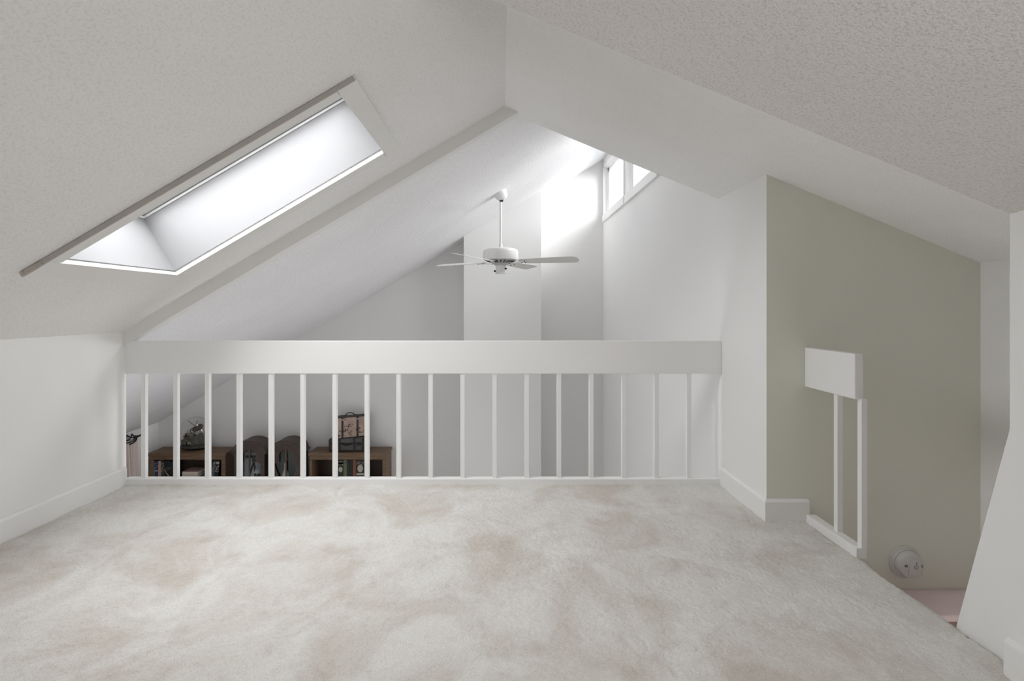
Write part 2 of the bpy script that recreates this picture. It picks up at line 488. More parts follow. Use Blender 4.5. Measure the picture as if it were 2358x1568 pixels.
# roof deck around the shaft so no light leaks past it
b = BM()
for q in ((HX0 - .4, HX0, HY0 - .4, HY1 + .4), (HX1, HX1 + .4, HY0 - .4, HY1 + .4), (HX0, HX1, HY0 - .4, HY0), (HX0, HX1, HY1, HY1 + .4)):
    x0, x1, y0, y1 = q
    prism(b, [SLP(x0, y0, .40), SLP(x1, y0, .40), SLP(x1, y1, .40), SLP(x0, y1, .40)], SN * 0.03)
structure('roof', b, mat('roof_deck', (0.2, 0.19, 0.18), 0.9), 'roof deck around the skylight')

# ------------------------------------------------------------------ carpet
def carpet_material():
    m, nt, N, L, P = nodes_of('beige_carpet')
    P.inputs['Roughness'].default_value = 1.0
    P.inputs['Specular IOR Level'].default_value = 0.05
    P.inputs['Sheen Weight'].default_value = 0.25
    P.inputs['Sheen Roughness'].default_value = 0.5
    tc = N.new('ShaderNodeTexCoord')
    def noise(scale, det, dist=0.0, rough=0.5):
        n = N.new('ShaderNodeTexNoise'); n.inputs['Scale'].default_value = scale; n.inputs['Detail'].default_value = det
        n.inputs['Distortion'].default_value = dist; n.inputs['Roughness'].default_value = rough
        L.new(tc.outputs['Object'], n.inputs['Vector']); return n
    def ramp(n, p0, c0, p1, c1):
        r = N.new('ShaderNodeValToRGB')
        r.color_ramp.elements[0].position = p0; r.color_ramp.elements[0].color = list(c0) + [1]
        r.color_ramp.elements[1].position = p1; r.color_ramp.elements[1].color = list(c1) + [1]
        L.new(n.outputs['Fac'], r.inputs['Fac']); return r
    def mul(a, bb):
        x = N.new('ShaderNodeMix'); x.data_type = 'RGBA'; x.blend_type = 'MULTIPLY'; x.inputs['Factor'].default_value = 1
        L.new(a, x.inputs['A']); L.new(bb, x.inputs['B']); return x.outputs['Result']
    base = ramp(noise(2.6, 5, 0.7, 0.6), 0.34, (0.595, 0.555, 0.503), 0.58, (0.735, 0.725, 0.70))    # worn, stained patches
    st2 = ramp(noise(6.5, 4, 0.9, 0.65), 0.28, (0.90, 0.882, 0.862), 0.50, (1, 1, 1))
    tuft = ramp(noise(230, 2, 0.2), 0.28, (0.83, 0.82, 0.80), 0.55, (1, 1, 1))
    c = mul(mul(base.outputs['Color'], st2.outputs['Color']), tuft.outputs['Color'])
    L.new(c, P.inputs['Base Color'])
    nb = noise(230, 2)
    bp = N.new('ShaderNodeBump'); bp.inputs['Strength'].default_value = 0.5; bp.inputs['Distance'].default_value = 0.004
    L.new(nb.outputs['Fac'], bp.inputs['Height']); L.new(bp.outputs['Normal'], P.inputs['Normal'])
    return m

def make_carpet():
    rng = np.random.default_rng(3)
    dx = 0.0052
    xs = np.arange(XL + 0.004, XE + 0.0005, dx)
    ys = np.arange(1.22, 3.006, dx)
    nx, ny = len(xs), len(ys)
    X, Y = np.meshgrid(xs, ys)
    def vnoise(cell):
        gx, gy = int((xs[-1] - xs[0]) / cell) + 3, int((ys[-1] - ys[0]) / cell) + 3
        G = rng.random((gy, gx))
        fx, fy = (X - xs[0]) / cell, (Y - ys[0]) / cell
        ix, iy = fx.astype(int), fy.astype(int)
        tx, ty = fx - ix, fy - iy
        tx, ty = tx * tx * (3 - 2 * tx), ty * ty * (3 - 2 * ty)
        return (G[iy, ix] * (1 - tx) + G[iy, ix + 1] * tx) * (1 - ty) + (G[iy + 1, ix] * (1 - tx) + G[iy + 1, ix + 1] * tx) * ty - 0.5
    Z = 0.0032 * (rng.random((ny, nx)) - 0.5) + 0.0045 * vnoise(0.0115) + 0.004 * vnoise(0.035) + 0.006 * vnoise(0.14)
    X = X + 0.0016 * (rng.random((ny, nx)) - 0.5)
    Y = Y + 0.0016 * (rng.random((ny, nx)) - 0.5)
    # rolled nosing at the stair edge
    e = np.clip((X - (XE - 0.035)) / 0.035, 0, 1)
    Z = Z - 0.022 * e ** 2.5
    X = X + e * 0.018 * vnoise(0.03) + e * 0.03 * vnoise(0.18)
    # tucked down along the knee wall and the baseboards
    d = np.clip(1 - (X - XL - .016) / 0.03, 0, 1); Z = Z - 0.006 * d ** 2
    verts = np.stack([X, Y, Z], -1).reshape(-1, 3)
    idx = np.arange(nx * ny).reshape(ny, nx)
    quads = np.stack([idx[:-1, :-1], idx[:-1, 1:], idx[1:, 1:], idx[1:, :-1]], -1).reshape(-1, 4)
    cx = verts[quads[:, 0], 0]; cy = verts[quads[:, 0], 1]
    quads = quads[~((cx > XC + .005) & (cy > YS + 0.005))]
    cx = verts[quads[:, 1], 0]; cy = verts[quads[:, 0], 1]
    quads = quads[~((cx > XN - .004) & (cy < YN - 0.003))]
    n0 = len(verts)
    back = np.array([[XL + .003, -2.64, 0], [XN - .003, -2.64, 0], [XN - .003, 1.225, -0.004], [XL + .003, 1.225, -0.004]])
    # front apron of the rolled edge
    ed = idx[:, -1]
    apron = verts[ed].copy(); apron[:, 2] = -0.20
    apron[:, 0] -= 0.004
    verts = np.concatenate([verts, back, apron])
    q2 = np.array([[n0, n0 + 1, n0 + 2, n0 + 3]])
    a0 = n0 + 4
    k = np.arange(ny - 1)
    keep = (verts[ed[:-1], 1] < YS) & (verts[ed[:-1], 1] > YN)
    q3 = np.stack([ed[:-1], a0 + k, a0 + k + 1, ed[1:]], -1)[keep]
    quads = np.concatenate([quads, q2, q3]).astype(np.int32)
    me = bpy.data.meshes.new('carpet')
    me.vertices.add(len(verts)); me.vertices.foreach_set('co', verts.astype(np.float32).ravel())
    me.loops.add(len(quads) * 4); me.loops.foreach_set('vertex_index', quads.ravel())
    me.polygons.add(len(quads)); me.polygons.foreach_set('loop_start', np.arange(0, len(quads) * 4, 4, dtype=np.int32))
    me.polygons.foreach_set('use_smooth', np.ones(len(quads), dtype=bool))
    me.update(); me.validate()
    o = link('carpet', me, carpet_material())
    return tag(o, 'worn cream beige carpet with pinkish tan stains covering the loft floor', 'carpet', kind='stuff')
make_carpet()

# ------------------------------------------------------------------ stair treads below the loft
PINK = mat('pink_stair_carpet', (0.80, 0.665, 0.675), 0.95, bump=(260, 0.6, 0.004), var=0.10, var_scale=150)
RISER = mat('brown_riser', (0.30, 0.21, 0.17), 0.7, var=.1)
st = thing('staircase', (2.05, 2.2, -0.36), 'pink carpeted stairs going down behind the loft floor edge', 'stairs')
def stpart(nm, m, x0, x1, y0, y1, z0, z1, bev=0.008):
    bm = BM(); L_ = st.location
    box(bm, x0 - L_.x, x1 - L_.x, y0 - L_.y, y1 - L_.y, z0 - L_.z, z1 - L_.z)
    return bm_obj(nm, bm, m, st, bevel=bev)
zt, y1 = -0.36, YS
for i in range(4):
    d = 0.225
    stpart('tread', PINK, XE + 0.016, XS - .003, y1 - d, y1, zt - .03, zt)
    stpart('riser', RISER, XE + 0.016, XS - .003, y1 - d + .02, y1 - d + .04, zt - .19, zt - .03, 0.0)
    y1 -= d - 0.02; zt -= 0.19
b = BM(); box(b, XE - .02, XE + 0.012, 1.06, YS, -2.6, -0.21)
structure('wall_stair_side', b, WALL, 'wall below the loft floor edge along the stairs')
b = BM(); box(b, XE, XS + .1, 1.0, YS + .1, -2.7, -2.6); structure('floor_stair', b, MATS['subfloor'], 'floor at the foot of the stairs')

# ------------------------------------------------------------------ railing of the loft
rail = thing('railing', ((XL + XC) / 2, YR, 0), 'long white loft railing with wide flat handrail and thin square balusters', 'railing')
def rp(root, nm, m, x0, x1, y0, y1, z0, z1, bev=0.003):
    bm = BM(); l = root.location
    box(bm, x0 - l.x, x1 - l.x, y0 - l.y, y1 - l.y, z0 - l.z, z1 - l.z)
    return bm_obj(nm, bm, m, root, bevel=bev)
rp(rail, 'handrail', TRIM, XL, XC, 3.0, 3.038, 0.697, 0.905, 0.004)
rp(rail, 'bottom_rail', TRIM, XL, XC, 2.992, 3.042, -0.012, 0.036, 0.003)
for i in range(18):
    uc = (333.2, 406.8, 479.4, 552, 625.2, 698.3, 771.9, 845.5, 918.5, 992, 1065.5, 1139, 1213, 1287, 1361, 1436, 1510.5, 1585)[i]
    xc = U(uc, 3.02)
    rp(rail, 'baluster', TRIM, xc - .0135, xc + .0135, 3.006, 3.033, 0.034, 0.70, 0.0015)

rail2 = thing('railing', (1.61, 2.3, 0), 'short white railing stub at the stairs with two balusters, fixed to the stair wall', 'railing')
rp(rail2, 'handrail', TRIM, 1.59, 1.63, 2.141, YS, 0.70, 0.905, 0.004)
rp(rail2, 'bottom_rail', TRIM, 1.588, 1.636, 2.128, YS - .016, -0.012, 0.036, 0.003)
rp(rail2, 'baluster', TRIM, 1.612, 1.638, 2.282, 2.308, 0.034, 0.703, 0.0015)
rp(rail2, 'baluster', TRIM, 1.612, 1.638, 2.129, 2.155, 0.034, 0.703, 0.0015)

# ------------------------------------------------------------------ smoke alarm on the stair wall
SMK = mat('alarm_plastic', (0.60, 0.595, 0.57), 0.4, var=0.02)
al = thing('smoke_alarm', (2.115, YS, V(1293, YS)), 'round white smoke alarm low on the wall above the stairs', 'smoke alarm')
MA = R(PI / 2, 'X')           # lathe axis z -> -y
bm = BM(); lathe(bm, [(0, 0), (.084, 0), (.084, .006), (.081, .009), (.075, .010), (.072, .018), (0, .018)], 48, MA)
bm_obj('base_plate', bm, SMK, al, smooth=True)
bm = BM(); lathe(bm, [(0, .016), (.066, .016), (.0665, .030), (.064, .033), (.064, .038), (.062, .046), (.058, .048), (0, .0485)], 48, MA)
bm_obj('body', bm, SMK, al, smooth=True)
bm = BM()
pts = []
for i in range(13):
    a = PI * i / 12
    pts.append((0.014 + .029 * math.cos(a), -.0484, .006 + .029 * math.sin(a)))
pts += [(-.023, -.0484, -.045), (0.051, -.0484, -.045)]
prism(bm, pts, (0, -.004, 0))
bm_obj('test_panel', bm, SMK, al, bevel=0.0012)
for x, z, w, h, sl in ((-.038, .004, .0025, .012, .3), (-.033, .003, .0025, .012, .3), (-.028, .001, .0025, .012, .3), (.017, .018, .0025, .010, .1)):
    bm = BM(); box(bm, -w / 2, w / 2, -.0005, .0005, -h / 2, h / 2, T(x, -.0486 if z < .01 else -.0528, z) @ R(sl, 'Y'))
    bm_obj('slot', bm, DARK, al)
bm = BM(); box(bm, -.004, .004, -.0005, .0005, -.008, .008, T(.046, -.0486, 0)); bm_obj('vent', bm, DARK, al)
bm = BM(); lathe(bm, [(0.008, 0), (.0105, 0), (.0105, .0012), (.008, .0012)], 24, T(.015, -.0524, -.002) @ MA)
bm_obj('button_ring', bm, GREYM, al, smooth=True)

# ------------------------------------------------------------------ ceiling fan
FY = 4.93
FX = U(1153, FY)
ZB = V(603, FY)               # blade plane
fan = thing('ceiling_fan', (FX, FY, ZB), 'white ceiling fan with four blades on a long rod, hanging from the high slope', 'ceiling fan')
zc = ZFC(FX) - ZB             # ceiling above the fan, local
zm0, zm1 = V(598.5, FY) - ZB, V(573.5, FY) - ZB
bm = BM()
lathe(bm, [(0, 0.0), (.068, 0.0), (.070, -.022), (.066, -.045), (.052, -.072), (.034, -.088), (.0, -.088)], 36, T(-.012, 0, zc + .0) @ R(-math.atan(.59), 'Y'))
bm_obj('canopy', bm, METW, fan, smooth=True)
bm = BM(); lathe(bm, [(0, -.024), (.017, -.02), (.025, 0), (.017, .02), (0, .024)], 20, T(0.006, -.004, zc - .080))
bm_obj('hanger_ball', bm, DARK, fan, smooth=True)
bm = BM(); lathe(bm, [(0, zc - .07), (.0125, zc - .07), (.0125, zm1 + .01), (0, zm1 + .01)], 20)
bm_obj('downrod', bm, METW, fan, smooth=True)
bm = BM(); lathe(bm, [(0, zm1 + .055), (.016, zm1 + .055), (.019, zm1 + .035), (.023, zm1 + .02), (.03, zm1 + .004), (.03, zm1 - .003), (0, zm1 - .003)], 24)
box(bm, -.038, .038, -.005, .005, zm1 + .008, zm1 + .018)
bm_obj('rod_collar', bm, METW, fan, smooth=True)
bm = BM(); lathe(bm, [(0, zm1), (.15, zm1), (.168, zm1 - .006), (.179, zm1 - .018), (.182, zm1 - .035), (.183, zm0 + .006), (.180, zm0), (.165, zm0 - .004), (.0, zm0 - .004)], 56)
bm_obj('motor_housing', bm, METW, fan, smooth=True)
bm = BM(); lathe(bm, [(.160, zm0 - .002), (.155, zm0 - .010), (.095, zm0 - .026), (.09, zm0 - .03), (0, zm0 - .03)], 48)
bm_obj('vent_cone', bm, mat('fan_underside', (0.42, 0.41, 0.40), 0.5), fan, smooth=True)
for k in range(20):
    a = 2 * PI * k / 20
    bm = BM(); box(bm, .098, .148, -.007, .007, -.002, .002, R(a, 'Z') @ T(0, 0, zm0 - .0195) @ T(.123, 0, 0) @ R(-.26, 'Y') @ T(-.123, 0, 0))
    bm_obj('vent_slot', bm, DARK, fan)
bm = BM(); lathe(bm, [(0, zm0 - .028), (.085, zm0 - .028), (.088, zm0 - .04), (.06, zm0 - .055), (.045, zm0 - .07), (0, zm0 - .07)], 36)
bm_obj('hub', bm, mat('fan_hub', (0.50, 0.49, 0.48), 0.4), fan, smooth=True)
zl1, zl0 = V(613, FY) - ZB, V(630.5, FY) - ZB
bm = BM(); lathe(bm, [(0, zl1 + .012), (.055, zl1 + .012), (.054, zl1 - .005), (.052, zl1 - .01), (.052, zl0 + .008), (.058, zl0 + .004), (.058, zl0), (0, zl0)], 36)
bm_obj('switch_housing', bm, METW, fan, smooth=True)
for a, z in ((PI * 1.03, -.055), (-.55, -.04)):
    bm = BM(); lathe(bm, [(0, 0), (.009, 0), (.009, .014), (.006, .02), (0, .02)], 12, R(a, 'Z') @ T(.052, 0, (zl1 + zl0) / 2 + (.012 if z > -.05 else -.012)) @ R(PI / 2, 'Y'))
    bm_obj('pull_switch', bm, BLACK, fan, smooth=True)
for ang, pit in ((-19, -15), (62, -12.5), (150, -12.5), (241, -12.5)):
    MB_ = R(math.radians(ang), 'Z') @ R(math.radians(pit), 'X')
    # outline of a blade along +x
    r0, r1 = 0.20, 0.812
    top = [(r0, .045), (r0 + .03, .056), (r0 + .20, .070), (r1 - .10, .083), (r1 - .035, .080), (r1 - .008, .05)]
    out = top + [(r1, 0.0)] + [(x, -y) for x, y in reversed(top)]
    bm = BM(); prism(bm, [(x, y, -.003) for x, y in out], (0, 0, .006))
    bmesh.ops.transform(bm, matrix=MB_, verts=bm.verts[:])
    bl = bm_obj('blade', bm, BLADE, fan, bevel=0.0015)
    bm = BM()
    prism(bm, [(.06, .016, -.010), (.13, .010, -.014), (.19, .018, -.009), (.26, .036, -.0045), (.285, .034, -.0045), (.285, -.034, -.0045), (.26, -.036, -.0045), (.19, -.018, -.009), (.13, -.010, -.014), (.06, -.016, -.010)], (0, 0, -.004))
    bmesh.ops.transform(bm, matrix=MB_, verts=bm.verts[:])
    ir = bm_obj('blade_iron', bm, METW, fan, bevel=0.001)
    for sx, sy in ((.262, .022), (.262, -.022), (.23, 0), (.10, 0)):
        bm = BM(); lathe(bm, [(0, -.019), (.005, -.018), (.006, -.008), (0, -.008)], 10, MB_ @ T(sx, sy, .002 if sx > .2 else -.004))
        bm_obj('screw', bm, DARK, ir)

# ------------------------------------------------------------------ lower room furniture
YB0, YB1 = 6.19, 6.475
ZT = V(1043, YB0)
def bookcase(x0, x1, xo0, xo1, label, dividers=()):
    root = thing('bookcase', ((x0 + x1) / 2, (YB0 + YB1) / 2, ZF), label, 'bookcase')
    def p(nm, m, *q, bev=0.003):
        return rp(root, nm, m, *q, bev)
    zo = V(1058.5, YB0)                      # underside of the front fascia
    p('top', BOOKW, x0, x1, YB0 - .012, YB1, ZT - .035, ZT, bev=.004)
    p('fascia', BOOKW, x0 + .012, x1 - .012, YB0, YB0 + .02, zo, ZT - .035)
    p('stile', BOOKW, x0 + .012, xo0, YB0, YB0 + .02, ZF, zo)
    p('stile', BOOKW, xo1, x1 - .012, YB0, YB0 + .02, ZF, zo)
    p('side_panel', BOOKW, x0 + .012, x0 + .035, YB0 + .02, YB1, ZF, ZT - .035)
    p('side_panel', BOOKW, x1 - .035, x1 - .012, YB0 + .02, YB1, ZF, ZT - .035)
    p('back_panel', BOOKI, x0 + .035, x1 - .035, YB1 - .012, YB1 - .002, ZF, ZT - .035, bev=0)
    for zs in (SHELF, SHELF - .36, SHELF - .72, SHELF - 1.08, ZF + .10):
        p('shelf', BOOKW, x0 + .035, x1 - .035, YB0 + .022, YB1 - .012, zs - .022, zs)
    for xd in dividers:
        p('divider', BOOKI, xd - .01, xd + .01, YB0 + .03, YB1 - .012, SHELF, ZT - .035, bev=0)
    return root
SHELF = V(1058.5, YB0) - 0.335
bx0, bx1 = U(341, YB0), U(521, YB0)
bookcase(bx0, bx1, U(352, YB0), U(509.5, YB0), 'brown wooden bookcase in the left corner under the glass dome')
cx0, cx1 = U(710.5, YB0), U(892, YB0)
bookcase(cx0, cx1, U(718.5, YB0), U(880.5, YB0), 'brown wooden bookcase carrying the two stacked suitcases')

PAGES = mat('book_pages', (0.62, 0.56, 0.47), 0.8, var=.05)
def book_mat(nm, c, orn=None):
    if nm in MATS: return MATS[nm]
    if orn is None:
        return mat(nm, c, 0.5, var=.12, var_scale=60)
    m, nt, N, L, P = nodes_of(nm)
    P.inputs['Roughness'].default_value = 0.45
    tc = N.new('ShaderNodeTexCoord')
    w = N.new('ShaderNodeTexVoronoi'); w.inputs['Scale'].default_value = 75; w.feature = 'F1'
    L.new(tc.outputs['Object'], w.inputs['Vector'])
    r = N.new('ShaderNodeValToRGB')
    r.color_ramp.elements[0].position = .34; r.color_ramp.elements[0].color = list(orn) + [1]
    r.color_ramp.elements[1].position = .42; r.color_ramp.elements[1].color = list(c) + [1]
    L.new(w.outputs['Distance'], r.inputs['Fac']); L.new(r.outputs['Color'], P.inputs['Base Color'])
    MATS[nm] = m
    return m

def book(x, z, w, h, d, m, label, group, y=None, lean=0.0, flat=False, bands=(), medal=None):
    """upright book: spine faces the viewer (-y); x is the spine's left edge, z its foot"""
    y = YB0 + 0.045 if y is None else y
    root = thing('book', (x, y, z), label, 'book', group)
    root.rotation_euler = (0, lean, 0)
    if flat:
        bm = BM(); box(bm, 0, h, 0, d, 0, .004); box(bm, 0, h, 0, d, w - .004, w); box(bm, 0, .005, 0, d, .004, w - .004)
        bm_obj('cover', bm, m, root, bevel=.001)
        bm = BM(); box(bm, .005, h - .006, .004, d - .004, .004, w - .004); bm_obj('pages', bm, PAGES, root)
        return root
    bm = BM(); box(bm, 0, w, 0, .005, 0, h); box(bm, 0, .003, .005, d, 0, h); box(bm, w - .003, w, .005, d, 0, h)
    bm_obj('cover', bm, m, root, bevel=.0012)
    bm = BM(); box(bm, .003, w - .003, .005, d - .006, .004, h - .005); bm_obj('pages', bm, PAGES, root)
    for z0, z1, mm in bands:
        bm = BM(); box(bm, .001, w - .001, -.0015, .002, h * z0, h * z1); bm_obj('spine_band', bm, mm, root)
    if medal:
        bm = BM(); lathe(bm, [(0, 0), (w * .36, 0), (w * .36, .0015), (0, .0015)], 18, T(w / 2, -.0003, h * medal[0]) @ R(PI / 2, 'X'), sy=1.35)
        bm_obj('spine_medallion', bm, medal[1], root)
    return root
CREAM = mat('cream_print', (0.42, 0.40, 0.33), 0.6, var=.25, var_scale=160)
GOLD = mat('aged_brass', (0.34, 0.24, 0.10), 0.35, 0.8, var=.15)
GREYW = mat('pale_print', (0.46, 0.46, 0.45), 0.6, var=.35, var_scale=140)
YK = YB0 + 0.045
GL, GR, GM = 'upright books at the left end of the left bookcase', 'leaning black books in the left bookcase', 'ornate books in the right bookcase'
zt_ = lambda v: V(v, YK) - SHELF
def UB(u): return U(u, YK)
s_ = YK / F
book(UB(353.5), SHELF, 2.2 * s_, zt_(1061), .16, book_mat('cream_cover', (.42, .40, .36)), 'thin cream book at the left end of the left bookcase', GL)
book(UB(356), SHELF, 7.6 * s_, zt_(1061.5), .18, book_mat('blue_cover', (.045, .07, .17)), 'dark blue book with pale spine print beside the cream book', GL, bands=((.55, .60, GREYW), (.64, .92, book_mat('blue_print', (.045, .07, .17), (.30, .34, .45)))))
book(UB(364), SHELF, 6.2 * s_, zt_(1061.5), .17, book_mat('peach_cover', (.50, .33, .27)), 'peach pink book between the blue and the dark book', GL)
book(UB(371.5), SHELF, 5.4 * s_, zt_(1063), .18, book_mat('slate_cover', (.06, .075, .075)), 'slate book with white spine lettering right of the peach book', GL, bands=((.50, .95, book_mat('slate_print', (.06, .075, .075), (.35, .37, .36))),))
book(UB(377.5), SHELF, 10.5 * s_, zt_(1062), .15, book_mat('night_cover', (.02, .028, .035)), 'thick near-black book behind the brass magnifier', GL, y=YK + .02)
book(UB(388.5), SHELF, 10 * s_, zt_(1064), .15, book_mat('ink_cover', (.015, .022, .035)), 'near-black blue book right of the brass magnifier', GL, y=YK + .02)
# brass magnifying glass leaning on the dark books
mg = thing('magnifying_glass', (UB(386), YK - .012, V(1079, YK)), 'brass handled magnifier leaning against the dark books', 'magnifier')
bm = BM(); tube(bm, [(.040 * math.cos(a), .006 * math.sin(a), .012 * math.sin(a) + .012 * math.cos(a)) for a in [2 * PI * k / 24 for k in range(24)]], .0035, 8, closed=True)
bm_obj('rim', bm, GOLD, mg, smooth=True)
bm = BM(); tube(bm, [(-.028, -.004, -.014), (0.0, -.004, -.06), (.045, 0, -.12), (.10, .0, -.185)], [.005, .006, .008, .007], 10)
bm_obj('handle', bm, GOLD, mg, smooth=True)

# flat stacked books in the middle of the left bookcase
fx, fw = UB(421.5), 36 * s_
GS = 'books lying flat in the left bookcase'
zz = [V(v, YK - .02) for v in (1092, 1086.5, 1109)]
# stack from the shelf up
hlist = [(V(1109, YK) - SHELF, 'plum_cover', (.10, .06, .09), 'plum book lying at the bottom of the flat stack', .0),
         (V(1098.5, YK) - V(1109, YK), 'steel_cover', (.13, .15, .22), 'steel blue book lying second from the bottom of the flat stack', .004)]
z = SHELF
for hh, nm, c, lb, dx in hlist:
    book(fx + dx, z, hh - .001, fw, .20, book_mat(nm, c), lb, GS, y=YK - .02, flat=True); z += hh
hh = V(1092.5, YK) - z
book(fx, z, hh - .001, fw, .20, book_mat('lilac_cover', (.40, .38, .44)), 'pale lilac book lying under the pink book', GS, y=YK - .02, flat=True); z += hh
hh = V(1085.0, YK) - z
bk = book(fx, z, hh, fw, .20, book_mat('pink_cover', (.50, .36, .35)), 'dusty pink book on top of the flat stack', GS, y=YK - .02, flat=True)
# leaning black books at the right end
for i, (u0, w, vtop, lean, lb, c, bn) in enumerate((
        (480, 7.0, 1064, .16, 'black book with grey spine blotches, leftmost of the leaning trio', (.03, .032, .033), ((.45, .93, book_mat('blotch_print', (.03, .03, .03), (.40, .41, .40))),)),
        (488.5, 6.5, 1061, .15, 'grey flecked book in the middle of the leaning trio', (.10, .105, .105), ((.30, .97, book_mat('fleck_print', (.06, .06, .06), (.36, .37, .37))),)),
        (496.5, 7.5, 1061, .14, 'black book with white spine lettering against the bookcase side', (.012, .013, .014), ((.52, .80, book_mat('letter_print', (.03, .03, .03), (.62, .62, .60))), (.86, .97, GREYW))))):
    book(UB(u0 - 4), SHELF + .002, w * s_, zt_(vtop), .17, book_mat('leaning_cover%d' % i if i else 'leaning_cover', c), lb, GR, bands=bn, lean=lean * .8)
# ornate books of the right bookcase
orn = book_mat('ornate_cover', (.035, .032, .03), (.30, .29, .23))
book(UB(771), SHELF, 6 * s_, zt_(1061), .18, book_mat('umber_cover', (.06, .035, .025)), 'umber book hidden partly by a baluster at the left of the ornate books', GM)
book(UB(778), SHELF, 12.5 * s_, zt_(1060.5), .19, book_mat('moss_black_cover', (.03, .033, .026)), 'black book with cream scrollwork and medallion left of the green book', GM, bands=((.80, .93, orn), (.86, .96, CREAM)), medal=(.62, CREAM))
book(UB(791), SHELF, 7.5 * s_, zt_(1059), .18, book_mat('green_cover', (.14, .155, .085)), 'olive green book with lettered top in the right bookcase', GM, bands=((.82, .96, book_mat('green_print', (.14, .155, .085), (.04, .045, .03))),))
book(UB(799), SHELF, 6 * s_, zt_(1060), .18, book_mat('pine_cover', (.018, .028, .022)), 'very dark pine green book beside the olive one', GM)
book(UB(805.5), SHELF, 6.5 * s_, zt_(1060), .18, book_mat('coal_cover', (.025, .020, .018)), 'coal black book left of the rust book', GM)
book(UB(812.5), SHELF, 7 * s_, zt_(1058.8), .18, book_mat('rust_cover', (.20, .085, .045)), 'rust orange book in the right bookcase', GM)
book(UB(820.5), SHELF, 18 * s_, zt_(1060), .19, book_mat('sable_cover', (.035, .025, .022)), 'thick dark book with big cream medallion right of the rust book', GM, bands=((.80, .96, orn), (.38, .46, CREAM)), medal=(.66, CREAM))

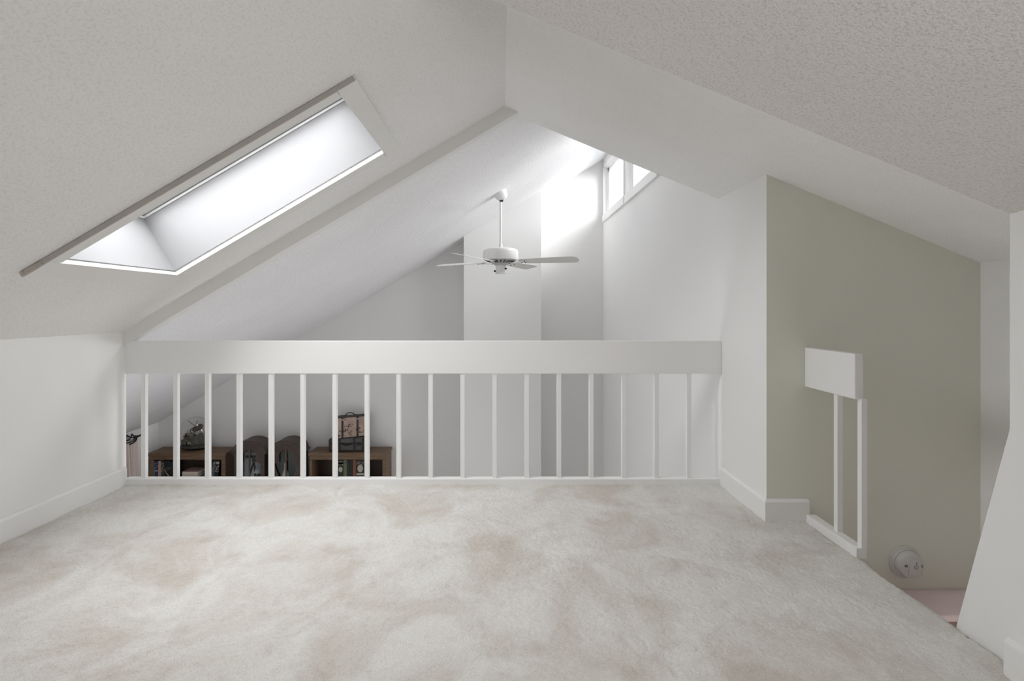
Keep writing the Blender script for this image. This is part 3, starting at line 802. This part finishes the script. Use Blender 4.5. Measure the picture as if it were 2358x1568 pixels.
# ------------------------------------------------------------------ arched cabinets
def arch_cabinet(uc, yf, label, backm, lobes):
    xc = U(uc, yf)
    yb = yf + 0.225
    root = thing('arched_cabinet', (xc, yf, ZF), label, 'cabinet', 'dark arched cabinets between the bookcases')
    zs = V(1041.5, yf) - ZF       # spring of the arch
    zt = V(1014, yf) - ZF
    hb, ho = 0.205, 0.205
    rise = zt - zs
    NA = 28
    def arc(w, h, z0, n=NA):
        return [(w * math.cos(PI * k / n), z0 + h * math.sin(PI * k / n)) for k in range(n + 1)]
    # barrel roof
    bm = BM(); prism(bm, [(x, .004, z) for x, z in arc(ho, rise + .004, zs)], (0, yb - yf - .004, 0))
    bm_obj('barrel_roof', bm, CABW, root, smooth=True)
    # arch moulding on the front: an outer band, proud of the front, and a thin lighter wood fillet inside it
    def band(nm, m, w0, h0, w1, h1, y0, y1):
        bm = BM()
        A, B = arc(w0, h0, zs), arc(w1, h1, zs)
        vs = []
        for (xa_, za), (xb_, zb) in zip(A, B):
            vs.append([bm.verts.new((xa_, y0, za)), bm.verts.new((xb_, y0, zb)), bm.verts.new((xb_, y1, zb)), bm.verts.new((xa_, y1, za))])
        for p, q in zip(vs, vs[1:]):
            for i in range(4):
                j = (i + 1) % 4
                bm.faces.new([p[i], p[j], q[j], q[i]])
        bm.faces.new(vs[0]); bm.faces.new(vs[-1][::-1])
        return bm_obj(nm, bm, m, root, smooth=True)
    band('arch_moulding', CABW, ho + .012, rise + .006, ho - .012, rise - .016, -.028, .01)
    band('arch_fillet', CABE, ho - .012, rise - .016, ho - .026, rise - .028, -.018, .01)
    # cornice wings at the spring, pointed outward along each side
    for s in (-1, 1):
        bm = BM()
        prism(bm, [(s * .185, -.02, zs + .012), (s * .238, -.026, zs + .006), (s * .226, -.02, zs - .010), (s * .205, -.012, zs - .028), (s * .185, -.012, zs - .028)], (0, yb - yf + .02, 0))
        bm_obj('cornice', bm, CABW, root, bevel=.002)
    # door face with a keyhole opening: strips between z levels, left and right of the opening
    zdt = V(1033.5, yf) - ZF      # top of the glazed opening
    zsh = V(1064, yf) - ZF        # shoulders
    wi, wl = 0.092, 0.150
    ztop_arch = zs + rise - .026
    def outer(z):
        if z <= zs: return 0.196
        q = (z - zs) / (rise - .026)
        return (ho - .024) * math.sqrt(max(0, 1 - q * q))
    za = zdt - wi * 0.95          # spring of the inner arch
    def inner(z):
        if z >= zdt: return 0.0
        if z >= za:
            q = (z - za) / (zdt - za)
            return wi * math.sqrt(max(0, 1 - q * q))
        if z >= zsh: return wi
        q = zsh - z
        if q < .035: return wi + .018 + (wl - wi - .018) * math.sin(PI / 2 * q / .035)
        return wl - (max(0, q - .06) * lobes)
    zbot = 0.9
    lv = list(np.linspace(zbot, zsh - .036, 12)) + list(np.linspace(zsh - .035, zsh - .0005, 8)) + list(np.linspace(zsh, za, 5)) + list(za + (zdt - za) * np.sin(np.linspace(0.05, PI / 2, 12))) + list(np.linspace(zdt + .004, ztop_arch, 12))
    for s, nm in ((-1, 'door_frame'), (1, 'door_frame')):
        bm = BM()
        prev = None
        for z in lv:
            a_, o_ = inner(z), max(inner(z), outer(z))
            row = [bm.verts.new((s * a_, -.004, z)), bm.verts.new((s * o_, -.004, z)), bm.verts.new((s * o_, .016, z)), bm.verts.new((s * a_, .016, z))]
            if prev:
                for i in range(4):
                    j = (i + 1) % 4
                    try: bm.faces.new([prev[i], prev[j], row[j], row[i]])
                    except ValueError: pass
            prev = row
        bmesh.ops.remove_doubles(bm, verts=bm.verts[:], dist=1e-5)
        bm_obj(nm, bm, CABW, root)
    # light bead following the opening
    for s in (-1, 1):
        bm = BM(); tube(bm, [(s * max(.004, inner(z)), -.006, z) for z in lv if z <= zdt], .0035, 6)
        bm_obj('glazing_bead', bm, CABE, root, smooth=True)
    bm = BM(); box(bm, -.007, .007, -.010, .014, zbot, zdt); bm_obj('mullion', bm, CABE, root, bevel=.002)
    bm = BM(); box(bm, -wl, wl, .018, .021, zbot, zdt + .01); bm_obj('pane', bm, CGLASS, root)
    # carcass: sides, back, shelf, bottom
    for s in (-1, 1):
        bm = BM(); box(bm, min(s * .196, s * .18), max(s * .196, s * .18), .0, yb - yf, 0, zs + .005); bm_obj('side_panel', bm, CABW, root)
    bm = BM(); box(bm, -.18, .18, yb - yf - .012, yb - yf, 0, zs + rise * .6); bm_obj('back_panel', bm, backm, root)
    bm = BM(); box(bm, -.18, .18, .03, yb - yf - .012, zsh - .36, zsh - .34); bm_obj('shelf', bm, CABW, root)
    bm = BM(); box(bm, -.196, .196, 0, yb - yf, 0, .9); bm_obj('lower_case', bm, CABW, root)
    return root, xc, zsh - .34 + ZF
CGLASS = glass('cabinet_glass', (0.93, 0.95, 0.95), 0.05)
PALEB = mat('pane_reflection_blue', (0.80, 0.84, 0.90), 0.6, var=.15, var_scale=9)  # window reflection of the cabinet glass put into the back panel colour
DARKL = mat('dark_green_lining', (0.04, 0.058, 0.052), 0.6, var=.1)
YC = 6.145
_, c1x, c1z = arch_cabinet(574.5, YC, 'left dark arched cabinet with the glass reflection painted on its back, holding the black scope', PALEB, 0.0)
_, c2x, c2z = arch_cabinet(658.5, YC, 'right dark arched cabinet with green lining, holding the white vase', DARKL, 0.42)

# black scope on a tripod and crystal rock in the left cabinet
yI = YC + .115
sc = thing('spotting_scope', (c1x - .005, yI, c1z), 'black scope on a tripod inside the left arched cabinet', 'telescope')
zt_s = V(1051, yI) - c1z
bm = BM(); lathe(bm, [(0, -.10), (.019, -.10), (.019, -.03), (.015, -.028), (.015, .05), (.021, .055), (.021, .095), (0, .095)], 20, T(-.005, 0, zt_s) @ R(PI / 2 - .06, 'Y'))
bm_obj('tube', bm, BLACK, sc, smooth=True)
bm = BM(); box(bm, -.018, .018, -.014, .014, zt_s - .07, zt_s - .012); tube(bm, [(.02, 0, zt_s - .062), (.07, .0, zt_s - .018)], .008, 8)
bm_obj('mount', bm, BLACK, sc, bevel=.003)
for a in (-2.3, -.8, 1.4):
    bm = BM(); tube(bm, [(0, 0, zt_s - .07), (.105 * math.cos(a), .085 * math.sin(a), 0.0)], [.011, .008], 8)
    bm_obj('leg', bm, BLACK, sc, smooth=True)
cr = thing('crystal_cluster', (c1x + .064, yI - .035, c1z), 'white crystal cluster beside the scope in the left arched cabinet', 'crystal')
bm = BM()
random.seed(5)
zc_ = V(1085, yI - .035) - c1z
prism(bm, [(-.035, -.03, 0), (.035, -.03, 0), (.035, .03, 0), (-.035, .03, 0)], (0, 0, zc_ - .035))
bm_obj('plinth', bm, DARKL, cr, bevel=.004)
bm = BM()
for k in range(16):
    d = Vector((random.uniform(-1, 1), random.uniform(-1, .4), random.uniform(-.5, 1.1))).normalized()
    q = d.to_track_quat('Z', 'Y').to_matrix().to_4x4()
    lathe(bm, [(0, 0), (.014, .002), (.013, .030), (0, random.uniform(.042, .056))], 6, T(0, 0, zc_ - .005) @ q)
bm_obj('points', bm, mat('crystal_white', (.62, .64, .66), .2, var=.2, var_scale=60), cr)
# vase and small bauble in the right cabinet
va = thing('vase', (c2x - .052, yI - .02, c2z), 'white long-necked vase inside the right arched cabinet', 'vase')
hv = V(1066, yI - .02) - c2z; hb_ = V(1091, yI - .02) - c2z
bm = BM(); lathe(bm, [(0, 0), (.03, 0), (.038, hb_ * .25), (.046, hb_ * .7), (.043, hb_), (.03, hb_ + .03), (.015, hb_ + .062), (.0125, hv - .012), (.017, hv), (.013, hv), (.010, hv - .02), (0, hv - .03)], 28)
bm_obj('body', bm, mat('vase_glaze', (.72, .73, .66), .3, var=.03), va, smooth=True)
ba = thing('ornament', (c2x - .045, yI + .03, c2z), 'small reddish round ornament on a dark stem behind the vase neck', 'ornament')
zo_ = V(1056, yI + .03) - c2z
bm = BM(); lathe(bm, [(0, -.026), (.016, -.02), (.026, 0), (.018, .02), (0, .026)], 20, T(0, 0, zo_)); bm_obj('ball', bm, mat('bauble', (.24, .10, .07), .35, var=.3, var_scale=30), ba, smooth=True)
bm = BM(); lathe(bm, [(0, 0), (.035, 0), (.03, .012), (.008, .02), (.006, zo_ - .02), (0, zo_ - .02)], 16); bm_obj('stem', bm, BLACK, ba, smooth=True)

# ------------------------------------------------------------------ glass dome with a mechanical figurine
YD = 6.36
XD = U(450.5, YD)
def zd(v, y=YD): return V(v, y) - ZT
dome = thing('glass_dome', (XD, YD, ZT), 'oval glass dome over a small mechanical creature on the left bookcase', 'dome')
dome.rotation_euler = (0, 0, math.radians(14))
SY = .52
bm = BM(); lathe(bm, [(0, 0), (.10, 0), (.145, .012), (.184, .030), (.184, .038), (.178, .058), (.172, .064), (0, .066)], 48, sx=1, sy=SY)
bm_obj('base', bm, mat('dome_base', (.035, .033, .028), .4, var=.2), dome, smooth=True)
hd = zd(960)
prof = [(.166, .064)]
for k in range(0, 13):
    a = PI / 2 * k / 12
    prof.append((.172 * math.cos(a) if k < 12 else 0.0, (hd - .15) + .15 * math.sin(a)))
bm = BM(); lathe(bm, prof, 40, sx=1, sy=SY)
bm_obj('cover', bm, glass('dome_glass', (.985, .988, .985), .025), dome, smooth=True)
MECH = mat('mech_brown', (.085, .065, .055), .35, .4, var=.4, var_scale=40)
MECH2 = mat('mech_olive', (.105, .098, .078), .45, .3, var=.5, var_scale=30)
SILV = mat('mech_silver', (.70, .70, .70), .18, 1.0, var=.05)
fig = bpy.data.objects.new('figurine', None); COL.objects.link(fig); fig.parent = dome
fig['label'] = 'small mechanical creature with gears, silver head and two antennae'
s_d = YD / F
def fx_(u): return (u - 454) * s_d
bm = BM()
random.seed(11)
for u0, u1, v1, y in ((431, 441, 1003, -.03), (440, 452, 1000, -.045), (450, 462, 1003, -.03), (460, 475, 999, -.02), (466, 475, 1004, 0), (424, 432, 1012, .0)):
    box(bm, fx_(u0), fx_(u1), y, y + .07, .06, zd(v1))
for k in range(14):
    box(bm, -.01, .01, -.01, .01, -.012, .012, T(random.uniform(-.12, .14), random.uniform(-.06, .02), random.uniform(.08, .2)) @ R(random.uniform(0, 3), 'X') @ R(random.uniform(0, 3), 'Z'))
bm_obj('engine_blocks', bm, MECH2, fig, bevel=.003)
bm = BM(); lathe(bm, [(0, 0), (.018, 0), (.018, .006), (0, .006)], 20, T(fx_(444), -.05, zd(1018)) @ R(PI / 2, 'X')); bm_obj('dial', bm, mat('dial_cream', (.40, .38, .24), .5), fig)
for u, v, r in ((446, 993, .036), (451, 990, .030), (440, 999, .026)):
    bm = BM(); tube(bm, [(fx_(u) + r * math.cos(t), -.05 + .01 * math.sin(t), zd(v) + r * math.sin(t)) for t in [2 * PI * k / 20 for k in range(20)]], .0055, 6, closed=True)
    bm_obj('gear_ring', bm, MECH if r < .035 else mat('mech_pale', (.38, .33, .28), .3, .6, var=.2), fig, smooth=True)
bm = BM()
lathe(bm, [(0, -.075), (.03, -.06), (.04, -.01), (.036, .035), (.02, .06), (0, .066)], 16, T(fx_(460), -.02, zd(984)) @ R(1.05, 'Y'))
bm_obj('body', bm, MECH, fig, smooth=True)
bm = BM(); lathe(bm, [(0, -.02), (.017, -.012), (.021, .003), (.014, .016), (0, .022)], 16, T(fx_(459.5), -.05, zd(977.5)) @ R(.7, 'Y'))
bm_obj('head', bm, SILV, fig, smooth=True)
bm = BM(); tube(bm, [(fx_(455), -.03, zd(979)), (fx_(447), -.03, zd(973)), (fx_(440.5), -.03, zd(967.5))], .0035, 6)
bm_obj('antenna', bm, MECH, fig, smooth=True)
bm = BM(); tube(bm, [(fx_(456), -.03, zd(979)), (fx_(457.5), -.03, zd(973)), (fx_(459.5), -.03, zd(968))], .0035, 6)
bm_obj('antenna', bm, MECH, fig, smooth=True)
for u0, v0, u1, v1 in ((457, 990, 455, 1000), (462, 990, 464, 1001), (467, 986, 473, 1000), (452, 988, 447, 998)):
    bm = BM(); tube(bm, [(fx_(u0), -.03, zd(v0)), ((fx_(u0) + fx_(u1)) / 2, -.045, (zd(v0) + zd(v1)) / 2), (fx_(u1), -.03, zd(v1))], .004, 6)
    bm_obj('leg', bm, SILV, fig, smooth=True)

# ------------------------------------------------------------------ suitcases on the right bookcase
CANV = mat('grey_canvas', (.10, .10, .098), .85, bump=(300, .3, .003), var=.15, var_scale=20)
STRAP = mat('dark_strap_leather', (.030, .023, .021), .5, var=.15)
def map_material():
    m, nt, N, L, P = nodes_of('map_print')
    P.inputs['Roughness'].default_value = .6
    tc = N.new('ShaderNodeTexCoord')
    nz = N.new('ShaderNodeTexNoise'); nz.inputs['Scale'].default_value = 7.5; nz.inputs['Detail'].default_value = 3; nz.inputs['Distortion'].default_value = .8
    L.new(tc.outputs['Object'], nz.inputs['Vector'])
    # contour line of the noise -> coast lines
    a = N.new('ShaderNodeMath'); a.operation = 'MULTIPLY'; a.inputs[1].default_value = 4.0
    fr = N.new('ShaderNodeMath'); fr.operation = 'FRACT'
    ab = N.new('ShaderNodeMath'); ab.operation = 'SUBTRACT'; ab.inputs[1].default_value = .5
    ab2 = N.new('ShaderNodeMath'); ab2.operation = 'ABSOLUTE'
    L.new(nz.outputs['Fac'], a.inputs[0]); L.new(a.outputs[0], fr.inputs[0]); L.new(fr.outputs[0], ab.inputs[0]); L.new(ab.outputs[0], ab2.inputs[0])
    r = N.new('ShaderNodeValToRGB')
    r.color_ramp.elements[0].position = .02; r.color_ramp.elements[0].color = (.06, .04, .035, 1)
    r.color_ramp.elements[1].position = .10; r.color_ramp.elements[1].color = (.42, .315, .26, 1)
    L.new(ab2.outputs[0], r.inputs['Fac'])
    n2 = N.new('ShaderNodeTexNoise'); n2.inputs['Scale'].default_value = 14; n2.inputs['Detail'].default_value = 4
    L.new(tc.outputs['Object'], n2.inputs['Vector'])
    r2 = N.new('ShaderNodeValToRGB')
    r2.color_ramp.elements[0].position = .3; r2.color_ramp.elements[0].color = (.68, .64, .62, 1)
    r2.color_ramp.elements[1].position = .6; r2.color_ramp.elements[1].color = (1, 1, 1, 1)
    L.new(n2.outputs['Fac'], r2.inputs['Fac'])
    mx = N.new('ShaderNodeMix'); mx.data_type = 'RGBA'; mx.blend_type = 'MULTIPLY'; mx.inputs['Factor'].default_value = 1
    L.new(r.outputs['Color'], mx.inputs['A']); L.new(r2.outputs['Color'], mx.inputs['B']); L.new(mx.outputs['Result'], P.inputs['Base Color'])
    return m
MAPM = map_material()
yt0 = 6.245
tx0, tx1 = U(759.5, yt0), U(838, yt0)
th = V(1010.5, yt0) - ZT
tr = thing('suitcase', ((tx0 + tx1) / 2, yt0 + .11, ZT), 'grey canvas trunk with dark straps lying on the right bookcase', 'suitcase', 'suitcases on the right bookcase')
hw = (tx1 - tx0) / 2
def tp(nm, m, x0, x1, y0, y1, z0, z1, bev=.004, par=tr):
    bm = BM(); box(bm, x0, x1, y0, y1, z0, z1); return bm_obj(nm, bm, m, par, bevel=bev)
tp('body', CANV, -hw + .004, hw - .004, -.108, .11, .004, th * .60, .008)
tp('lid', CANV, -hw + .004, hw - .004, -.108, .11, th * .62, th, .012)
tp('rim', STRAP, -hw, hw, -.112, .112, th * .585, th * .635, .003)
for z0, z1 in ((0, .022),):
    tp('edge_binding', STRAP, -hw, hw, -.113, .113, z0, z1, .004)
for s in (-1, 1):
    tp('corner', STRAP, s * hw - .016, s * hw + .016, -.115, .114, .0, th * .95, .008)
for u in (782, 816, 835):
    x = U(u, yt0) - tr.location.x
    tp('strap', STRAP, x - .012, x + .012, -.116, .114, .0, th + .003, .003)
x = U(798, yt0) - tr.location.x
bm = BM(); tube(bm, [(x - .075, -.112, th * .66), (x - .05, -.126, th * .60), (x, -.13, th * .52), (x + .05, -.126, th * .60), (x + .075, -.112, th * .66)], .009, 8)
bm_obj('handle', bm, BLACK, tr, smooth=True)
x = U(826, yt0) - tr.location.x
tp('latch', BLACK, x - .02, x + .02, -.124, -.108, th * .5, th * .74, .003)

sx, sy = U(808, 6.345), 6.343
sh = V(957.5, 6.345) - V(1006.0, 6.345)
sw = .225
su = thing('suitcase', (sx, sy, ZT + th), 'upright tan suitcase with map print and two dark straps on top of the trunk', 'suitcase', 'suitcases on the right bookcase', rz=math.radians(21))
dpt = .052
bm = BM(); box(bm, -sw, sw, -dpt, dpt, .004, sh); bm_obj('body', bm, MAPM, su, bevel=.006)
for nm, z0, z1 in (('edge_binding', 0, .012), ('edge_binding', sh - .009, sh + .004)):
    tp(nm, STRAP, -sw - .003, sw + .003, -dpt - .003, dpt + .003, z0, z1, .003, su)
for s in (-1, 1):
    tp('edge_binding', STRAP, s * sw - .006, s * sw + .006, -dpt - .003, dpt + .003, 0, sh, .003, su)
for x in (-.108, .082):
    tp('strap', STRAP, x - .0125, x + .0125, -dpt - .005, dpt + .005, 0, sh + .006, .003, su)
    tp('buckle', GREYM, x - .015, x + .015, -dpt - .008, -dpt - .003, sh - .045, sh - .025, .002, su)
bm = BM(); tube(bm, [(-.075, 0, sh), (-.06, 0, sh + .025), (-.03, 0, sh + .044), (0, 0, sh + .044), (.03, 0, sh + .03), (.055, 0, sh + .008), (.06, 0, sh)], .006, 8)
bm_obj('handle', bm, STRAP, su, smooth=True)

# ------------------------------------------------------------------ curtain rod and curtain on the far left wall
XR = -4.60
zr = V(1012, 5.87) - 0
rodt = thing('curtain_rod', (XR, 5.5, zr), 'black curtain rod ending in an open wire cage finial, at far left', 'curtain rod')
bm = BM(); tube(bm, [(0, -1.6, 0), (0, .30, 0)], .011, 10); bm_obj('rod', bm, BLACK, rodt, smooth=True)
y0, y1 = .29, .47
bm = BM()
for k in range(6):
    a0 = 2 * PI * k / 6
    pts = []
    for i in range(13):
        t = i / 12
        r = .056 * math.sin(PI * t) ** .6 + .006
        a = a0 + 2.2 * t
        pts.append((r * math.cos(a), y0 + (y1 - y0) * t, r * math.sin(a)))
    tube(bm, pts, .0075, 6)
bm_obj('finial_cage', bm, BLACK, rodt, smooth=True)
bm = BM(); tube(bm, [(0, y1 - .01, 0), (0, y1 + .03, 0), (0, y1 + .06, .002), (0, y1 + .10, .004), (0, y1 + .135, .012), (0, y1 + .15, .006)], [.012, .016, .012, .011, .014, .003], 10)
bm_obj('finial_tip', bm, BLACK, rodt, smooth=True)
bm = BM(); tube(bm, [(0, .24, 0), (-.085, .24, 0)], .008, 8); box(bm, -.09, -.08, .22, .26, -.04, .04); bm_obj('bracket', bm, BLACK, rodt)

def curtain_material():
    m, nt, N, L, P = nodes_of('pink_curtain')
    P.inputs['Roughness'].default_value = .85
    P.inputs['Sheen Weight'].default_value = .2
    tc = N.new('ShaderNodeTexCoord')
    mp = N.new('ShaderNodeMapping'); mp.inputs['Scale'].default_value = (60, 60, 2)
    nz = N.new('ShaderNodeTexNoise'); nz.inputs['Scale'].default_value = 3
    L.new(tc.outputs['Object'], mp.inputs['Vector']); L.new(mp.outputs['Vector'], nz.inputs['Vector'])
    r = N.new('ShaderNodeValToRGB')
    r.color_ramp.elements[0].color = (.56, .46, .43, 1); r.color_ramp.elements[1].color = (.70, .61, .57, 1)
    L.new(nz.outputs['Fac'], r.inputs['Fac']); L.new(r.outputs['Color'], P.inputs['Base Color'])
    return m
def make_curtain():
    bm = BM()
    n_y, n_z = 420, 16
    rows = []
    for j in range(n_z + 1):
        t = j / n_z
        row = []
        for i in range(n_y + 1):
            q = i / n_y
            y = 5.0 + (0.985 + .06 * t) * q
            a = 2 * PI * 24 * q + 1.3 * math.sin(2.2 * t + 7 * q) + .6 * math.sin(5 * t + 19 * q)
            x = XR + .010 + (.017 + .012 * math.sin(31 * q + 1.5 * t)) * math.sin(a) * (0.5 + .5 * min(1, t * 6))
            z = (zr - .012) * (1 - t) + (ZF + .03) * t
            row.append(bm.verts.new((x, y, z)))
        rows.append(row)
    for a, bb in zip(rows, rows[1:]):
        for i in range(n_y):
            bm.faces.new([a[i], a[i + 1], bb[i + 1], bb[i]])
    o = bm_obj('curtain', bm, curtain_material(), smooth=True)
    md = o.modifiers.new('solid', 'SOLIDIFY'); md.thickness = .002
    tag(o, 'pale pink gathered curtain hanging from the black rod at far left', 'curtain')
make_curtain()
